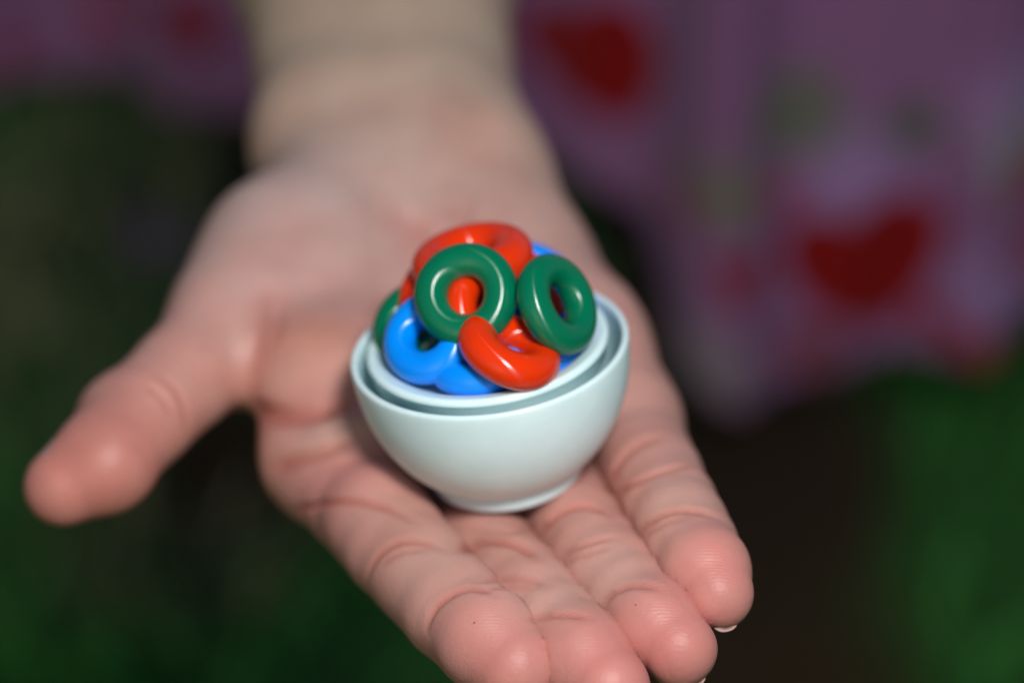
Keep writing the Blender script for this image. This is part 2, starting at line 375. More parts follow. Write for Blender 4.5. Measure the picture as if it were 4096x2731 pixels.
HAND = {"palm": [[[-21.4, 88.66, 16.42, 13.8], [-20.4, 151.62, 24.73, 18.5], 9], [[-20.4, 151.62, 24.73, 18.5], [-23.01, 209.42, 27.87, 22], 9], [[-3.94, 85.62, 15.06, 13.6], [-6.45, 148.75, 23.69, 18.5], 9], [[-6.45, 148.75, 23.69, 18.5], [-3.33, 206.11, 26.04, 22], 9], [[-12.65, 87.14, 15.74, 14.5], [-12.56, 150.13, 24.1, 20.5], 9], [[-22.16, 88.71, 16.51, 14], [-20.97, 72.92, 12.78, 14], 8], [[-3.94, 85.62, 15.06, 13.4], [-2.09, 71.97, 11.08, 14], 8], [[-12.69, 88.06, 15.33, 13.5], [-13.38, 67.51, 9.23, 14], 8], [[-1.14, 72.64, 12.28, 14.5], [3.64, 53.12, 3.91, 13.6], 8], [[3.64, 53.12, 3.91, 13.6], [11.04, 34.39, -0.97, 12.3], 8], [[11.04, 34.39, -0.97, 12.3], [17.2, 17.69, -4.27, 9.5], 8], [[-8.65, 64.84, 6.48, 13], [5.29, 25.58, -12.71, 9.5], 8], [[-13.02, 65.14, 7.03, 13], [-10.36, 24.63, -14.42, 9.5], 8], [[-18.07, 64.6, 8.11, 13], [-24.01, 25.11, 2.92, 10], 8], [[-24.01, 25.11, 2.92, 10], [-27.08, 14.39, -1.97, 9], 8], [[-19.28, 69.01, 11.92, 14.2], [-30.8, 53.01, 11.95, 13.6], 7], [[-30.8, 53.01, 11.95, 13.6], [-38.2, 40.53, 10.08, 11.5], 7], [[-19.42, 62.9, 9.17, 13], [-30.76, 40.75, 6.35, 11], 7]],
 "fingers": [{"name": "thumb", "k": 6, "axis": [[-35.7, 43.14, 10.67, 11], [-41.7, 32.78, 10.54, 9.2], [-47.62, 24.34, 9.77, 8.2], [-53.33, 15.87, 8.93, 7.9], [-58.46, 8.25, 7.57, 7.6], [-64.94, 3.88, 5.88, 5.9]],
 "pads": [[-58.89, 5.63, 6.97, 7.0], [-56.81, 16.74, 8.44, 6.9]],
 "dorsal": [-0.488, 0.533, 0.65],
 "over": -2.6, "nail": 8.0, "drop": 2.0},
 {"name": "index", "k": 5, "axis": [[-27.16, 14.56, -1.67, 9.4], [-22.71, 4.0, -3.2, 8.3], [-17.37, -9.65, -3.6, 7.7], [-9.89, -26.14, -4.4, 7.3], [-5.81, -34.26, -4.8, 6.9], [-2.26, -39.68, -5.8, 5.9]],
 "pads": [[-19.94, -3.98, -1.2, 7.0], [-13.7, -17.55, -3.4, 6.5], [-5.66, -34.43, -3.6, 6.2]],
 "dorsal": [0.0, -0.1, -1.0],
 "over": -0.7, "nail": 5.5, "drop": 2.0},
 {"name": "middle", "k": 3, "axis": [[-11.17, 22.32, -14.47, 8.5], [-6.05, -4.5, -9.0, 7.4], [-0.89, -19.04, -7.6, 7.3], [3.83, -31.54, -7.0, 7.0], [7.36, -39.73, -7.1, 6.6], [9.54, -44.27, -7.7, 5.7]],
 "pads": [[-4.27, -9.6, -7.8, 6.2], [0.92, -24.79, -6.5, 6.2], [6.47, -38.05, -6.0, 6.2]],
 "dorsal": [0.0, -0.1, -1.0],
 "over": -0.7, "nail": 5.5, "drop": 2.0},
 {"name": "ring", "k": 3, "axis": [[5.52, 23.52, -12.3, 8.5], [7.75, -1.96, -8.0, 7.3], [10.94, -16.77, -6.3, 7.1], [14.41, -28.57, -5.8, 6.8], [17.23, -35.14, -6.0, 6.4], [19.48, -39.45, -6.6, 5.4]],
 "pads": [[9.25, -7.95, -7.0, 6.2], [12.5, -22.59, -5.2, 6.0], [16.86, -35.2, -4.8, 5.8]],
 "dorsal": [0.0, -0.1, -1.0],
 "over": -0.7, "nail": 5.5, "drop": 2.0},
 {"name": "little", "k": 4, "axis": [[18.65, 20.16, -6.0, 8.4], [20.49, 4.35, -4.5, 7.2], [22.35, -11.09, -3.0, 6.8], [23.97, -22.39, -2.5, 6.5], [25.07, -28.79, -2.8, 6.1], [25.94, -32.85, -3.4, 5.1]],
 "pads": [[21.22, -1.29, -3.4, 6.2], [23.12, -17.53, -1.9, 5.8], [24.93, -28.8, -1.6, 5.5]],
 "dorsal": [0.0, -0.1, -1.0],
 "over": -0.7, "nail": 5.5, "drop": 2.0}],
 "bulges": [[-29.39, 25.41, 7.57, 7.4, 6.5], [-21.45, 10.92, 0.02, 8.2, 6], [-23.82, 22.38, 2.12, 8, 7], [-3.14, 3.03, -10.2, 8.5, 6]],
 "hollows": [],
 "creases": [[[[-32.9, 5.3, -5.2], [-31.5, 2.6, -3.2], [-30.2, 0.3, -1.5], [-28.9, -1.4, -0.3], [-27.7, -3.1, 0.9], [-26.4, -5.2, 2.2], [-25.2, -6.5, 3.1], [-24.1, -7.4, 3.6], [-23.0, -8.2, 3.9], [-21.9, -8.8, 4.1], [-20.8, -9.5, 4.1], [-19.8, -10.1, 4.1], [-18.8, -10.8, 4.1], [-17.8, -11.6, 4.1], [-16.9, -12.4, 4.0], [-16.0, -13.3, 3.9], [-15.1, -14.5, 3.9], [-14.2, -15.7, 3.9], [-13.4, -16.9, 3.9]], 0.6, 0.5], [[[-21.9, -18.1, -3.1], [-21.2, -18.8, -1.5], [-20.6, -19.0, -0.3], [-19.9, -19.1, 0.7], [-19.0, -19.2, 1.6], [-18.1, -19.3, 2.3], [-17.1, -19.4, 2.9], [-16.1, -19.6, 3.2], [-15.0, -19.9, 3.5], [-14.0, -20.3, 3.5], [-12.9, -20.7, 3.5], [-12.0, -21.3, 3.4], [-11.0, -22.0, 3.2], [-10.0, -22.7, 3.0]], 0.54, 0.55], [[[-19.9, -20.1, 0.1], [-18.7, -20.7, 1.2], [-17.6, -21.0, 2.0], [-16.5, -21.2, 2.5], [-15.4, -21.5, 2.9], [-14.2, -21.8, 3.1], [-13.0, -22.2, 3.2], [-11.8, -22.5, 3.2]], 0.32, 0.5], [[[-13.6, -33.4, -1.9], [-13.1, -33.2, -0.9], [-12.6, -32.9, -0.0], [-11.9, -32.7, 0.7], [-11.1, -32.6, 1.3], [-10.2, -32.5, 1.9], [-9.3, -32.4, 2.3], [-8.3, -32.4, 2.6], [-7.3, -32.5, 2.8], [-6.3, -32.8, 2.9], [-5.4, -33.4, 3.0], [-4.5, -34.1, 2.9], [-3.6, -34.6, 2.7]], 0.6, 0.55], [[[-5.7, -30.8, 2.5], [-4.7, -30.3, 2.1], [-3.6, -28.7, 1.0], [-2.6, -25.8, -1.2], [-1.5, -26.7, -0.7], [-0.4, -27.5, -0.3], [0.6, -28.1, -0.2], [1.7, -28.7, -0.1], [2.6, -29.6, 0.0], [3.5, -30.7, 0.2]], 0.43, 0.5], [[[-5.2, -33.0, 2.9], [-4.0, -32.8, 2.7], [-2.9, -32.1, 2.0], [-1.8, -27.6, -1.2], [-0.6, -28.5, -0.8], [0.6, -29.3, -0.5], [1.7, -30.2, -0.2], [2.9, -31.0, 0.1]], 0.32, 0.5], [[[0.3, -37.0, -0.6], [1.3, -35.6, -1.5], [2.4, -36.4, -0.8], [3.5, -37.3, -0.2], [4.6, -37.9, 0.2], [5.6, -38.4, 0.5], [6.7, -38.9, 0.5], [7.7, -39.3, 0.4], [8.6, -39.6, 0.2]], 0.49, 0.5], [[[6.0, -20.1, -2.4], [7.1, -21.4, -1.1], [8.2, -22.3, -0.1], [9.4, -22.8, 0.6], [10.5, -23.1, 1.1], [11.7, -23.2, 1.3], [12.8, -23.3, 1.4], [14.0, -23.3, 1.3]], 0.43, 0.5], [[[6.4, -21.9, -2.4], [7.5, -23.5, -1.0], [8.7, -24.3, -0.1], [9.8, -24.8, 0.5], [11.0, -25.0, 0.9], [12.1, -25.0, 1.2], [13.3, -24.7, 1.3]], 0.32, 0.5], [[[10.6, -34.6, -2.3], [11.1, -33.8, -1.8], [11.7, -33.7, -0.9], [12.5, -33.8, -0.1], [13.5, -34.1, 0.5], [14.5, -34.5, 0.9], [15.5, -35.1, 1.2], [16.5, -35.6, 1.3], [17.5, -36.2, 1.3], [18.4, -36.7, 1.0]], 0.54, 0.55], [[[15.4, -7.5, -1.5], [16.4, -10.0, 0.6], [17.4, -11.2, 1.9], [18.4, -11.9, 2.7], [19.5, -12.2, 3.3], [20.6, -12.4, 3.7], [21.7, -12.4, 3.9], [22.8, -12.1, 4.0], [23.9, -11.6, 3.8], [25.1, -10.8, 3.4], [26.4, -8.9, 2.4]], 0.49, 0.5], [[[16.9, -20.0, -1.1], [17.6, -20.4, 0.1], [18.4, -21.2, 1.5], [19.2, -21.7, 2.4], [20.2, -22.1, 3.1], [21.1, -22.4, 3.6], [22.1, -22.7, 4.0], [23.2, -23.0, 4.1], [24.2, -23.3, 4.1], [25.2, -23.6, 4.0], [26.1, -23.9, 3.7], [27.1, -24.2, 3.4], [28.0, -24.3, 2.8]], 0.54, 0.55], [[[17.7, -21.5, -0.5], [18.6, -23.0, 1.4], [19.7, -23.6, 2.5], [20.8, -23.9, 3.2], [21.9, -24.2, 3.7], [23.2, -24.5, 3.9], [24.4, -24.6, 4.0]], 0.32, 0.5], [[[-50.1, 14.6, 16.4], [-49.1, 14.3, 15.9], [-48.3, 14.1, 15.2], [-47.6, 13.7, 14.5], [-47.0, 13.3, 13.6], [-46.7, 12.8, 12.6], [-46.5, 12.3, 11.6], [-46.4, 11.9, 10.6], [-46.5, 11.5, 9.4], [-46.6, 11.4, 8.2]], 0.43, 0.5], [[[-51.7, 12.7, 16.2], [-50.6, 12.1, 15.6], [-49.7, 11.7, 14.9], [-49.0, 11.2, 14.0], [-48.5, 10.7, 13.0], [-48.1, 10.3, 11.8]], 0.32, 0.5], [[[-7.7, -22.4, 2.2], [-6.8, -19.2, 0.5], [-5.8, -15.2, -1.8], [-4.6, -15.9, -1.2], [-3.5, -16.7, -0.7], [-2.3, -17.6, -0.3], [-1.2, -18.4, -0.1], [-0.1, -19.2, -0.1], [0.8, -20.1, -0.2], [1.6, -21.6, -0.1], [2.3, -23.5, 0.1]], 0.75, 0.8], [[[3.1, -11.7, -4.6], [3.8, -12.0, -3.3], [4.6, -12.2, -2.2], [5.4, -12.3, -1.3], [6.4, -12.3, -0.6], [7.4, -12.3, -0.1], [8.5, -12.4, 0.2], [9.6, -12.6, 0.4], [10.7, -12.9, 0.5], [11.7, -13.5, 0.5], [12.6, -14.7, 0.5], [13.5, -15.8, 0.4]], 0.75, 0.8], [[[14.5, -3.2, -2.6], [15.1, -4.1, -0.7], [15.7, -4.2, 0.5], [16.5, -4.0, 1.5], [17.3, -3.7, 2.2], [18.3, -3.4, 2.8], [19.4, -3.1, 3.3], [20.5, -2.8, 3.5], [21.7, -2.4, 3.5], [23.0, -1.6, 3.3]], 0.4, 0.9], [[[-38.5, 22.3, 3.8], [-37.0, 19.5, 4.9], [-35.6, 16.5, 6.2], [-34.3, 14.6, 6.9], [-33.0, 13.2, 7.3], [-31.8, 12.0, 7.7], [-30.5, 11.1, 8.0], [-29.3, 10.4, 8.3], [-28.2, 9.9, 8.5], [-27.0, 9.6, 8.8], [-25.8, 9.5, 9.1], [-24.7, 9.7, 9.3], [-23.7, 10.0, 9.5], [-22.6, 10.6, 9.6], [-21.7, 11.4, 9.8], [-20.7, 12.3, 9.8]], 1.1, 1.6], [[[-35.5, 8.4, 0.0], [-34.2, 7.2, 1.3], [-33.0, 6.3, 2.4], [-31.9, 5.5, 3.2], [-30.7, 4.9, 3.9], [-29.5, 4.3, 4.5], [-28.3, 3.8, 5.0], [-27.1, 3.5, 5.4], [-26.0, 3.3, 5.8], [-24.9, 3.3, 6.2], [-23.8, 3.4, 6.5], [-22.7, 3.6, 6.7], [-21.7, 4.0, 6.8], [-20.6, 4.4, 6.9]], 0.6, 1.1], [[[-38.9, 21.7, 5.0], [-38.3, 20.6, 6.9], [-37.7, 20.4, 8.3], [-37.1, 20.4, 9.6], [-36.6, 20.6, 10.7], [-36.0, 20.9, 11.7], [-35.4, 21.3, 12.7], [-34.8, 21.9, 13.6], [-34.3, 22.7, 14.4], [-33.7, 23.5, 15.1], [-33.3, 24.6, 15.7], [-32.8, 25.9, 16.3], [-32.4, 27.3, 16.7], [-31.9, 28.8, 17.2], [-31.5, 30.3, 17.7]], 0.4, 2.0], [[[-15.5, 50.7, 21.8], [-14.6, 50.2, 21.1], [-13.7, 49.9, 20.3], [-12.8, 49.4, 19.5], [-11.9, 49.0, 18.7], [-11.2, 48.3, 17.9], [-10.5, 47.5, 17.1], [-10.0, 46.6, 16.4], [-9.4, 45.6, 15.6], [-8.9, 44.6, 14.8], [-8.5, 43.6, 14.0], [-8.1, 42.5, 13.2], [-7.8, 41.5, 12.3], [-7.5, 40.5, 11.5]], 0.35, 2.5], [[[-30.7, 39.5, 22.8], [-29.6, 40.2, 22.9], [-28.4, 41.0, 22.9], [-27.2, 41.8, 23.0], [-26.0, 42.6, 23.0], [-24.8, 43.3, 22.9], [-23.6, 43.8, 22.7], [-22.3, 44.4, 22.5], [-21.1, 45.0, 22.2], [-19.8, 45.6, 21.9]], 0.15, 3], [[[-31.8, 33.6, 19.8], [-32.3, 32.3, 19.2], [-32.8, 31.2, 18.6], [-33.2, 29.9, 18.0], [-33.7, 28.6, 17.4], [-34.1, 27.3, 16.9], [-34.5, 26.1, 16.2], [-34.9, 24.9, 15.6], [-35.4, 23.9, 14.9], [-35.8, 23.1, 14.1], [-36.2, 22.3, 13.2], [-36.7, 21.7, 12.3], [-37.1, 21.2, 11.3]], 0.42, 0.8], [[[-30.3, 33.2, 19.0], [-30.6, 31.8, 18.2], [-30.9, 30.3, 17.5], [-31.2, 28.5, 17.0], [-31.4, 26.6, 16.5], [-31.8, 24.8, 16.0], [-32.1, 23.3, 15.4], [-32.5, 22.0, 14.7]], 0.34, 0.7], [[[-33.2, 32.7, 19.7], [-33.8, 31.4, 19.1], [-34.4, 30.1, 18.5], [-35.0, 28.8, 17.8], [-35.6, 27.5, 17.2], [-36.1, 26.3, 16.5], [-36.7, 25.2, 15.8], [-37.2, 24.3, 14.9]], 0.15, 0.7], [[[-10.8, 51.4, 19.9], [-10.2, 50.6, 19.1], [-9.7, 49.7, 18.3], [-9.1, 48.8, 17.6], [-8.6, 47.8, 16.8], [-8.2, 46.7, 16.1], [-7.9, 45.6, 15.3], [-7.6, 44.5, 14.6], [-7.3, 43.4, 13.8], [-7.1, 42.4, 13.0], [-6.8, 41.3, 12.2], [-6.5, 40.3, 11.4], [-6.3, 39.4, 10.6], [-6.1, 38.4, 9.7], [-5.9, 37.2, 9.0]], 0.55, 1.1], [[[-5.8, 52.3, 19.5], [-4.8, 51.5, 19.1], [-3.7, 50.5, 18.7], [-2.7, 49.4, 18.4], [-1.9, 48.2, 18.0], [-1.1, 46.9, 17.6], [-0.4, 45.5, 17.1], [0.3, 44.2, 16.5], [1.0, 43.0, 15.9]], 0.35, 1.0], [[[0.7, 53.0, 20.5], [0.1, 51.6, 19.9], [-0.5, 50.3, 19.3], [-1.1, 49.0, 18.6], [-1.7, 47.8, 17.9], [-2.1, 46.7, 17.2], [-2.5, 45.6, 16.4], [-2.9, 44.4, 15.6], [-3.2, 43.4, 14.7], [-3.5, 42.4, 13.8]], 0.3, 1.0], [[[-31.7, 9.8, 6.7], [-30.5, 9.2, 7.2], [-29.2, 8.7, 7.6], [-28.0, 8.3, 8.0], [-26.8, 8.0, 8.3], [-25.6, 7.9, 8.5], [-24.4, 7.8, 8.7], [-23.2, 7.9, 8.8], [-22.1, 8.1, 8.8], [-20.9, 8.4, 8.8]], 0.2, 0.7], [[[-32.6, 8.9, 5.4], [-31.3, 8.2, 6.0], [-30.0, 7.5, 6.5], [-28.8, 7.1, 7.0], [-27.6, 6.7, 7.3], [-26.3, 6.4, 7.6], [-25.1, 6.2, 7.8], [-23.9, 6.1, 7.9], [-22.8, 6.1, 8.0], [-21.6, 6.2, 8.0], [-20.4, 6.5, 7.9]], 0.15, 0.6], [[[-29.7, 2.7, 2.7], [-28.4, 1.9, 3.4], [-27.1, 1.3, 4.0], [-25.8, 0.9, 4.5], [-24.6, 0.5, 4.9], [-23.3, 0.2, 5.2], [-22.1, -0.1, 5.4], [-20.8, -0.3, 5.5], [-19.6, -0.2, 5.4]], 0.15, 0.8], [[[-7.7, -10.6, -2.0], [-6.5, -11.8, -1.5], [-5.4, -12.8, -1.2], [-4.3, -13.7, -0.9], [-3.2, -14.5, -0.7], [-2.1, -14.9, -0.6], [-1.0, -15.0, -0.7], [0.1, -14.5, -1.0], [1.2, -13.1, -1.9], [2.4, -8.5, -4.9], [3.5, -10.8, -3.4]], 0.25, 0.7], [[[-53.8, 3.4, 12.3], [-53.0, 3.3, 11.3], [-52.3, 3.3, 10.2], [-52.0, 3.2, 8.9], [-51.8, 3.2, 7.6], [-51.8, 3.3, 6.0]], 0.12, 0.8], [[[-23.9, 54.8, 26.7], [-22.7, 55.0, 26.4], [-21.6, 55.3, 26.2], [-20.4, 55.6, 25.9], [-19.2, 55.8, 25.7], [-18.1, 56.1, 25.4], [-16.9, 56.3, 25.2], [-15.7, 56.6, 24.8], [-14.6, 56.6, 24.5], [-13.4, 56.5, 24.2], [-12.3, 56.5, 23.8], [-11.1, 56.5, 23.4], [-10.0, 56.4, 23.0], [-8.8, 56.4, 22.6], [-7.7, 56.3, 22.3], [-6.5, 56.2, 21.9], [-5.4, 55.9, 21.7]], 0.05, 2.0], [[[-26.0, 69.8, 27.3], [-24.7, 68.9, 27.7], [-23.4, 68.3, 27.9], [-22.1, 67.8, 28.1], [-20.8, 67.5, 28.2], [-19.6, 67.4, 28.3], [-18.3, 67.3, 28.3], [-17.0, 67.4, 28.2], [-15.8, 67.4, 28.2], [-14.5, 67.5, 28.1], [-13.3, 67.6, 28.0], [-12.0, 67.6, 27.9], [-10.8, 67.7, 27.9], [-9.5, 67.6, 27.8], [-8.2, 67.6, 27.8], [-7.0, 67.5, 27.7]], 0.04, 3], [[[-1.0, 69.5, 28.3], [-0.1, 68.0, 27.7], [0.7, 66.6, 27.0], [1.4, 65.2, 26.2], [2.0, 63.8, 25.4], [2.5, 62.4, 24.6]], 0.3, 5]],
 "tints": [[[-11.8, 98.2, 35.1], [60, 40, 60], [0.58, 0.445, 0.335], 0.85], [[-10.6, 151.1, 36.1], [70, 60, 60], [0.56, 0.45, 0.32], 0.9], [[-12.9, 66.2, 27.6], [40, 22, 30], [0.59, 0.43, 0.34], 0.45], [[-26.2, 46.9, 25.4], [26, 20, 20], [0.56, 0.425, 0.4], 0.75], [[-26.3, 22.1, 15.9], [9, 7, 8], [0.58, 0.22, 0.14], 0.55], [[-27.3, 34.6, 18.5], [14, 10, 12], [0.58, 0.36, 0.32], 0.4], [[-6.7, 46.1, 15.6], [9, 9, 9], [0.6, 0.3, 0.26], 0.4], [[-17.7, 31.2, 14.1], [10, 8, 9], [0.6, 0.29, 0.25], 0.4], [[-32.1, 39.4, 23.0], [8, 8, 8], [0.6, 0.34, 0.31], 0.5], [[13.7, 22.8, 9.0], [8, 9, 8], [0.61, 0.29, 0.24], 0.5], [[19.5, 7.9, 2.7], [7, 8, 7], [0.6, 0.33, 0.27], 0.4], [[-34.4, 79.4, 22.7], [14, 8, 12], [0.58, 0.36, 0.27], 0.4], [[10.6, 41.7, 15.1], [16, 16, 16], [0.6, 0.37, 0.33], 0.5], [[-21.5, -0.3, 5.5], [14, 8, 10], [0.58, 0.21, 0.19], 0.55], [[-7.6, -16.1, 0.6], [12, 6, 8], [0.56, 0.32, 0.25], 0.4], [[-3.9, -42.2, -0.7], [9, 9, 9], [0.63, 0.21, 0.192], 0.62], [[9.9, -46.8, -2.6], [9, 9, 9], [0.63, 0.21, 0.192], 0.62], [[19.1, -42.7, -2.3], [9, 9, 9], [0.63, 0.215, 0.195], 0.62], [[25.8, -34.7, 1.5], [9, 9, 9], [0.63, 0.215, 0.195], 0.62], [[-60.4, -1.0, 9.4], [17, 17, 17], [0.58, 0.175, 0.14], 0.65], [[-13.9, -25.7, 2.2], [7, 6, 7], [0.6, 0.36, 0.3], 0.6], [[2.7, -32.8, -0.1], [7, 6, 7], [0.6, 0.36, 0.3], 0.6], [[12.6, -30.2, 0.8], [6, 6, 7], [0.6, 0.36, 0.3], 0.6], [[24.6, -19.0, 4.3], [7, 6, 7], [0.58, 0.36, 0.29], 0.5], [[-23.7, 5.7, 7.8], [8, 4, 6], [0.58, 0.44, 0.36], 0.6]],
 "base_tint": [0.605, 0.31, 0.262],
 "lo": [-82.94, -58.27, -36.47],
 "hi": [45.94, 234.42, 51.870000000000005]}

def hand_mesh(step=0.52, coarse=4):
    f = lambda P: hand_sdf(P, HAND)
    lo = np.array(HAND['lo'], float); hi = np.array(HAND['hi'], float)
    nc = np.ceil((hi - lo) / (step * coarse)).astype(int) + 1
    cs = step * coarse
    gc = np.stack(np.meshgrid(*[lo[k] + np.arange(nc[k]) * cs for k in range(3)], indexing='ij'), -1)
    dc = f(gc.reshape(-1, 3)).reshape(nc)
    # fine grid: blocks of coarse^3 samples; evaluate only near the surface
    D = np.repeat(np.repeat(np.repeat(dc, coarse, 0), coarse, 1), coarse, 2)
    D[np.abs(D) < .05] = .05
    near = np.argwhere(np.abs(dc) < cs * 2.3)
    off = np.stack(np.meshgrid(*[np.arange(coarse)] * 3, indexing='ij'), -1).reshape(-1, 3)
    idx = (near[:, None, :] * coarse + off[None]).reshape(-1, 3)
    D[idx[:, 0], idx[:, 1], idx[:, 2]] = f(lo + idx * step)
    # naive surface nets
    ins = D < 0
    n0 = np.array(D.shape)
    s = sum(ins[a:n0[0] - 1 + a, b:n0[1] - 1 + b, c:n0[2] - 1 + c].astype(np.int8) for a in (0, 1) for b in (0, 1) for c in (0, 1))
    cells = np.argwhere((s > 0) & (s < 8))
    cid = -np.ones(n0 - 1, np.int64); cid[cells[:, 0], cells[:, 1], cells[:, 2]] = np.arange(len(cells))
    V = lo + (cells + .5) * step
    faces = []
    for ax in range(3):
        e = [1, 1, 1]; e[ax] = 0
        a = ins.take(range(0, n0[ax] - 1), ax); b2 = ins.take(range(1, n0[ax]), ax)
        cr = np.argwhere(a != b2)
        o1, o2 = [k for k in range(3) if k != ax]
        cr = cr[(cr[:, o1] > 0) & (cr[:, o2] > 0) & (cr[:, o1] < n0[o1] - 1) & (cr[:, o2] < n0[o2] - 1)]
        flip = a[cr[:, 0], cr[:, 1], cr[:, 2]]
        def cell(d1, d2):
            q = cr.copy(); q[:, o1] -= d1; q[:, o2] -= d2
            return cid[q[:, 0], q[:, 1], q[:, 2]]
        Q = np.stack([cell(1, 1), cell(0, 1), cell(0, 0), cell(1, 0)], 1)
        if ax == 1:
            flip = ~flip
        Q[~flip] = Q[~flip][:, ::-1]
        faces.append(Q)
    F = np.concatenate(faces); F = F[(F >= 0).all(1)]
    used = np.unique(F); remap = -np.ones(len(V), np.int64); remap[used] = np.arange(len(used))
    V = V[used]; F = remap[F]
    # settle the vertices on the true surface
    ev = .02 * np.eye(3)
    for it in range(6):
        d = f(V)
        g = np.stack([f(V + ev[k]) - d for k in range(3)], 1) / .02
        gn = np.sqrt((g ** 2).sum(1, keepdims=True)) + 1e-6
        V = V - np.clip(d / np.maximum(gn[:, 0], .6), -.4, .4)[:, None] * g / gn * .9
        if it == 1:   # even the vertices out along the surface
            acc = np.zeros_like(V); cnt = np.zeros(len(V))
            for k in range(4):
                np.add.at(acc, F[:, k], V[F[:, (k + 1) % 4]]); np.add.at(cnt, F[:, k], 1)
            V = .4 * V + .6 * acc / cnt[:, None]
    g /= gn
    return V, F, g

def dist_poly(P, poly, rmax):
    poly = np.asarray(poly, float)
    best = np.full(len(P), 1e9)
    lo = poly.min(0) - rmax; hi = poly.max(0) + rmax
    m = np.all((P > lo) & (P < hi), 1)
    Q = P[m]; bb = np.full(len(Q), 1e9)
    for a, b in zip(poly[:-1], poly[1:]):
        ab = b - a; pa = Q - a
        t = np.clip(pa @ ab / (ab @ ab + 1e-9), 0, 1)
        bb = np.minimum(bb, np.sqrt(((pa - t[:, None] * ab) ** 2).sum(1)))
    best[m] = bb
    return best

def taper(P, poly):
    """1 in the middle of a crease, fading to 0 at its two ends"""
    a, b = np.asarray(poly[0]), np.asarray(poly[-1])
    L = np.linalg.norm(b - a) + 1e-6
    da = np.sqrt(((P - a) ** 2).sum(1)) / L; db = np.sqrt(((P - b) ** 2).sum(1)) / L
    return np.clip(np.minimum(da, db) * 4 + .12, 0, 1)

V, F, G = hand_mesh()
# draw the vertices nearest to a finger-to-finger contact line onto that line
FG = HAND['fingers'][1:]
CV = np.stack([finger_sdf(V, fg) for fg in FG], 1)
near_palm = palm_sdf(V, HAND)
for i in range(3):
    for rep in range(3):
        m = np.where((np.abs(CV[:, i] - CV[:, i + 1]) < .62) & (CV[:, i] < 2.5) & (near_palm > .8))[0]
        Q = V[m]
        dif = lambda X: finger_sdf(X, FG[i]) - finger_sdf(X, FG[i + 1])
        d0 = dif(Q)
        gr = np.stack([dif(Q + .02 * np.eye(3)[j]) - d0 for j in range(3)], 1) / .02
        V[m] = Q - d0[:, None] * gr / (np.sum(gr ** 2, 1, keepdims=True) + .05)
# where two fingers touch, each side of the line keeps its own finger's normal
FC = V[F].mean(1)
CF = np.stack([finger_sdf(FC, fg) for fg in HAND['fingers'][1:]], 1)
srt = np.sort(CF, 1)
seam = np.where((srt[:, 1] - srt[:, 0] < 2.6) & (srt[:, 1] < 3.0) & (palm_sdf(FC, HAND) > 1.5))[0]
owner = CF[seam].argmin(1)
seam_n = np.zeros((len(seam), 4, 3))
for i, fg in enumerate(FG):
    k = owner == i
    P4 = V[F[seam[k]]].reshape(-1, 3)
    fld = lambda Q: smin(palm_sdf(Q, HAND), finger_sdf(Q, fg), fg['k'])
    d0 = fld(P4)
    gr = np.stack([fld(P4 + .02 * np.eye(3)[j]) - d0 for j in range(3)], 1)
    gr /= np.linalg.norm(gr, axis=1, keepdims=True) + 1e-9
    seam_n[k] = gr.reshape(-1, 4, 3)
disp = np.zeros(len(V)); red = np.zeros(len(V))
for poly, dep, w in HAND['creases']:
    d = dist_poly(V, poly, 6 * w)
    m = d < 6 * w
    t = taper(V[m], poly)
    disp[m] += t * (-dep * np.exp(-(d[m] / w) ** 2) + .06 * dep * np.exp(-((d[m] - 2.4 * w) / (1.3 * w)) ** 2))
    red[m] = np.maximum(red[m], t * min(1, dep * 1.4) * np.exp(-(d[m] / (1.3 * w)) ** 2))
V = V + G * disp[:, None]
# skin colour: paler yellow forearm, pink palm, redder pads and creases; grey sheen painted on the thumb base
tint = np.tile(np.array(HAND['base_tint'], float), (len(V), 1))
for c, r, col, wgt in HAND['tints']:
    k = wgt * np.exp(-(((V - np.array(c)) / np.array(r)) ** 2).sum(1))
    tint = tint * (1 - k[:, None]) + np.array(col) * k[:, None]
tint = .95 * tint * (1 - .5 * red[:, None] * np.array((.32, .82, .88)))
PW = Matrix.Translation(Vector(PALM_T))
person = mesh_obj('person', (V * .001) @ PALM_R.T, F, SKIN, matrix=PW, tint=tint)
ln = np.zeros((len(F), 4, 3)); ln[seam] = seam_n @ PALM_R.T
if len(person.data.loops) == len(F) * 4:
    person.data.normals_split_custom_set([tuple(x) for x in ln.reshape(-1, 3)])
else:
    print('NO CUSTOM NORMALS', len(person.data.loops), len(F) * 4)
rd = np.zeros(len(V))
for fg in HAND['fingers']:
    p = np.array(fg['pads'][-1][:3])
    rd = np.maximum(rd, np.exp(-(((V - p) / 9.0) ** 2).sum(1)))
at = person.data.attributes.new('ridge', 'FLOAT', 'POINT')
at.data.foreach_set('value', rd.astype(np.float32))
tag(person, 'person in lilac heart-print dress holding out an open right hand, palm up', 'person')

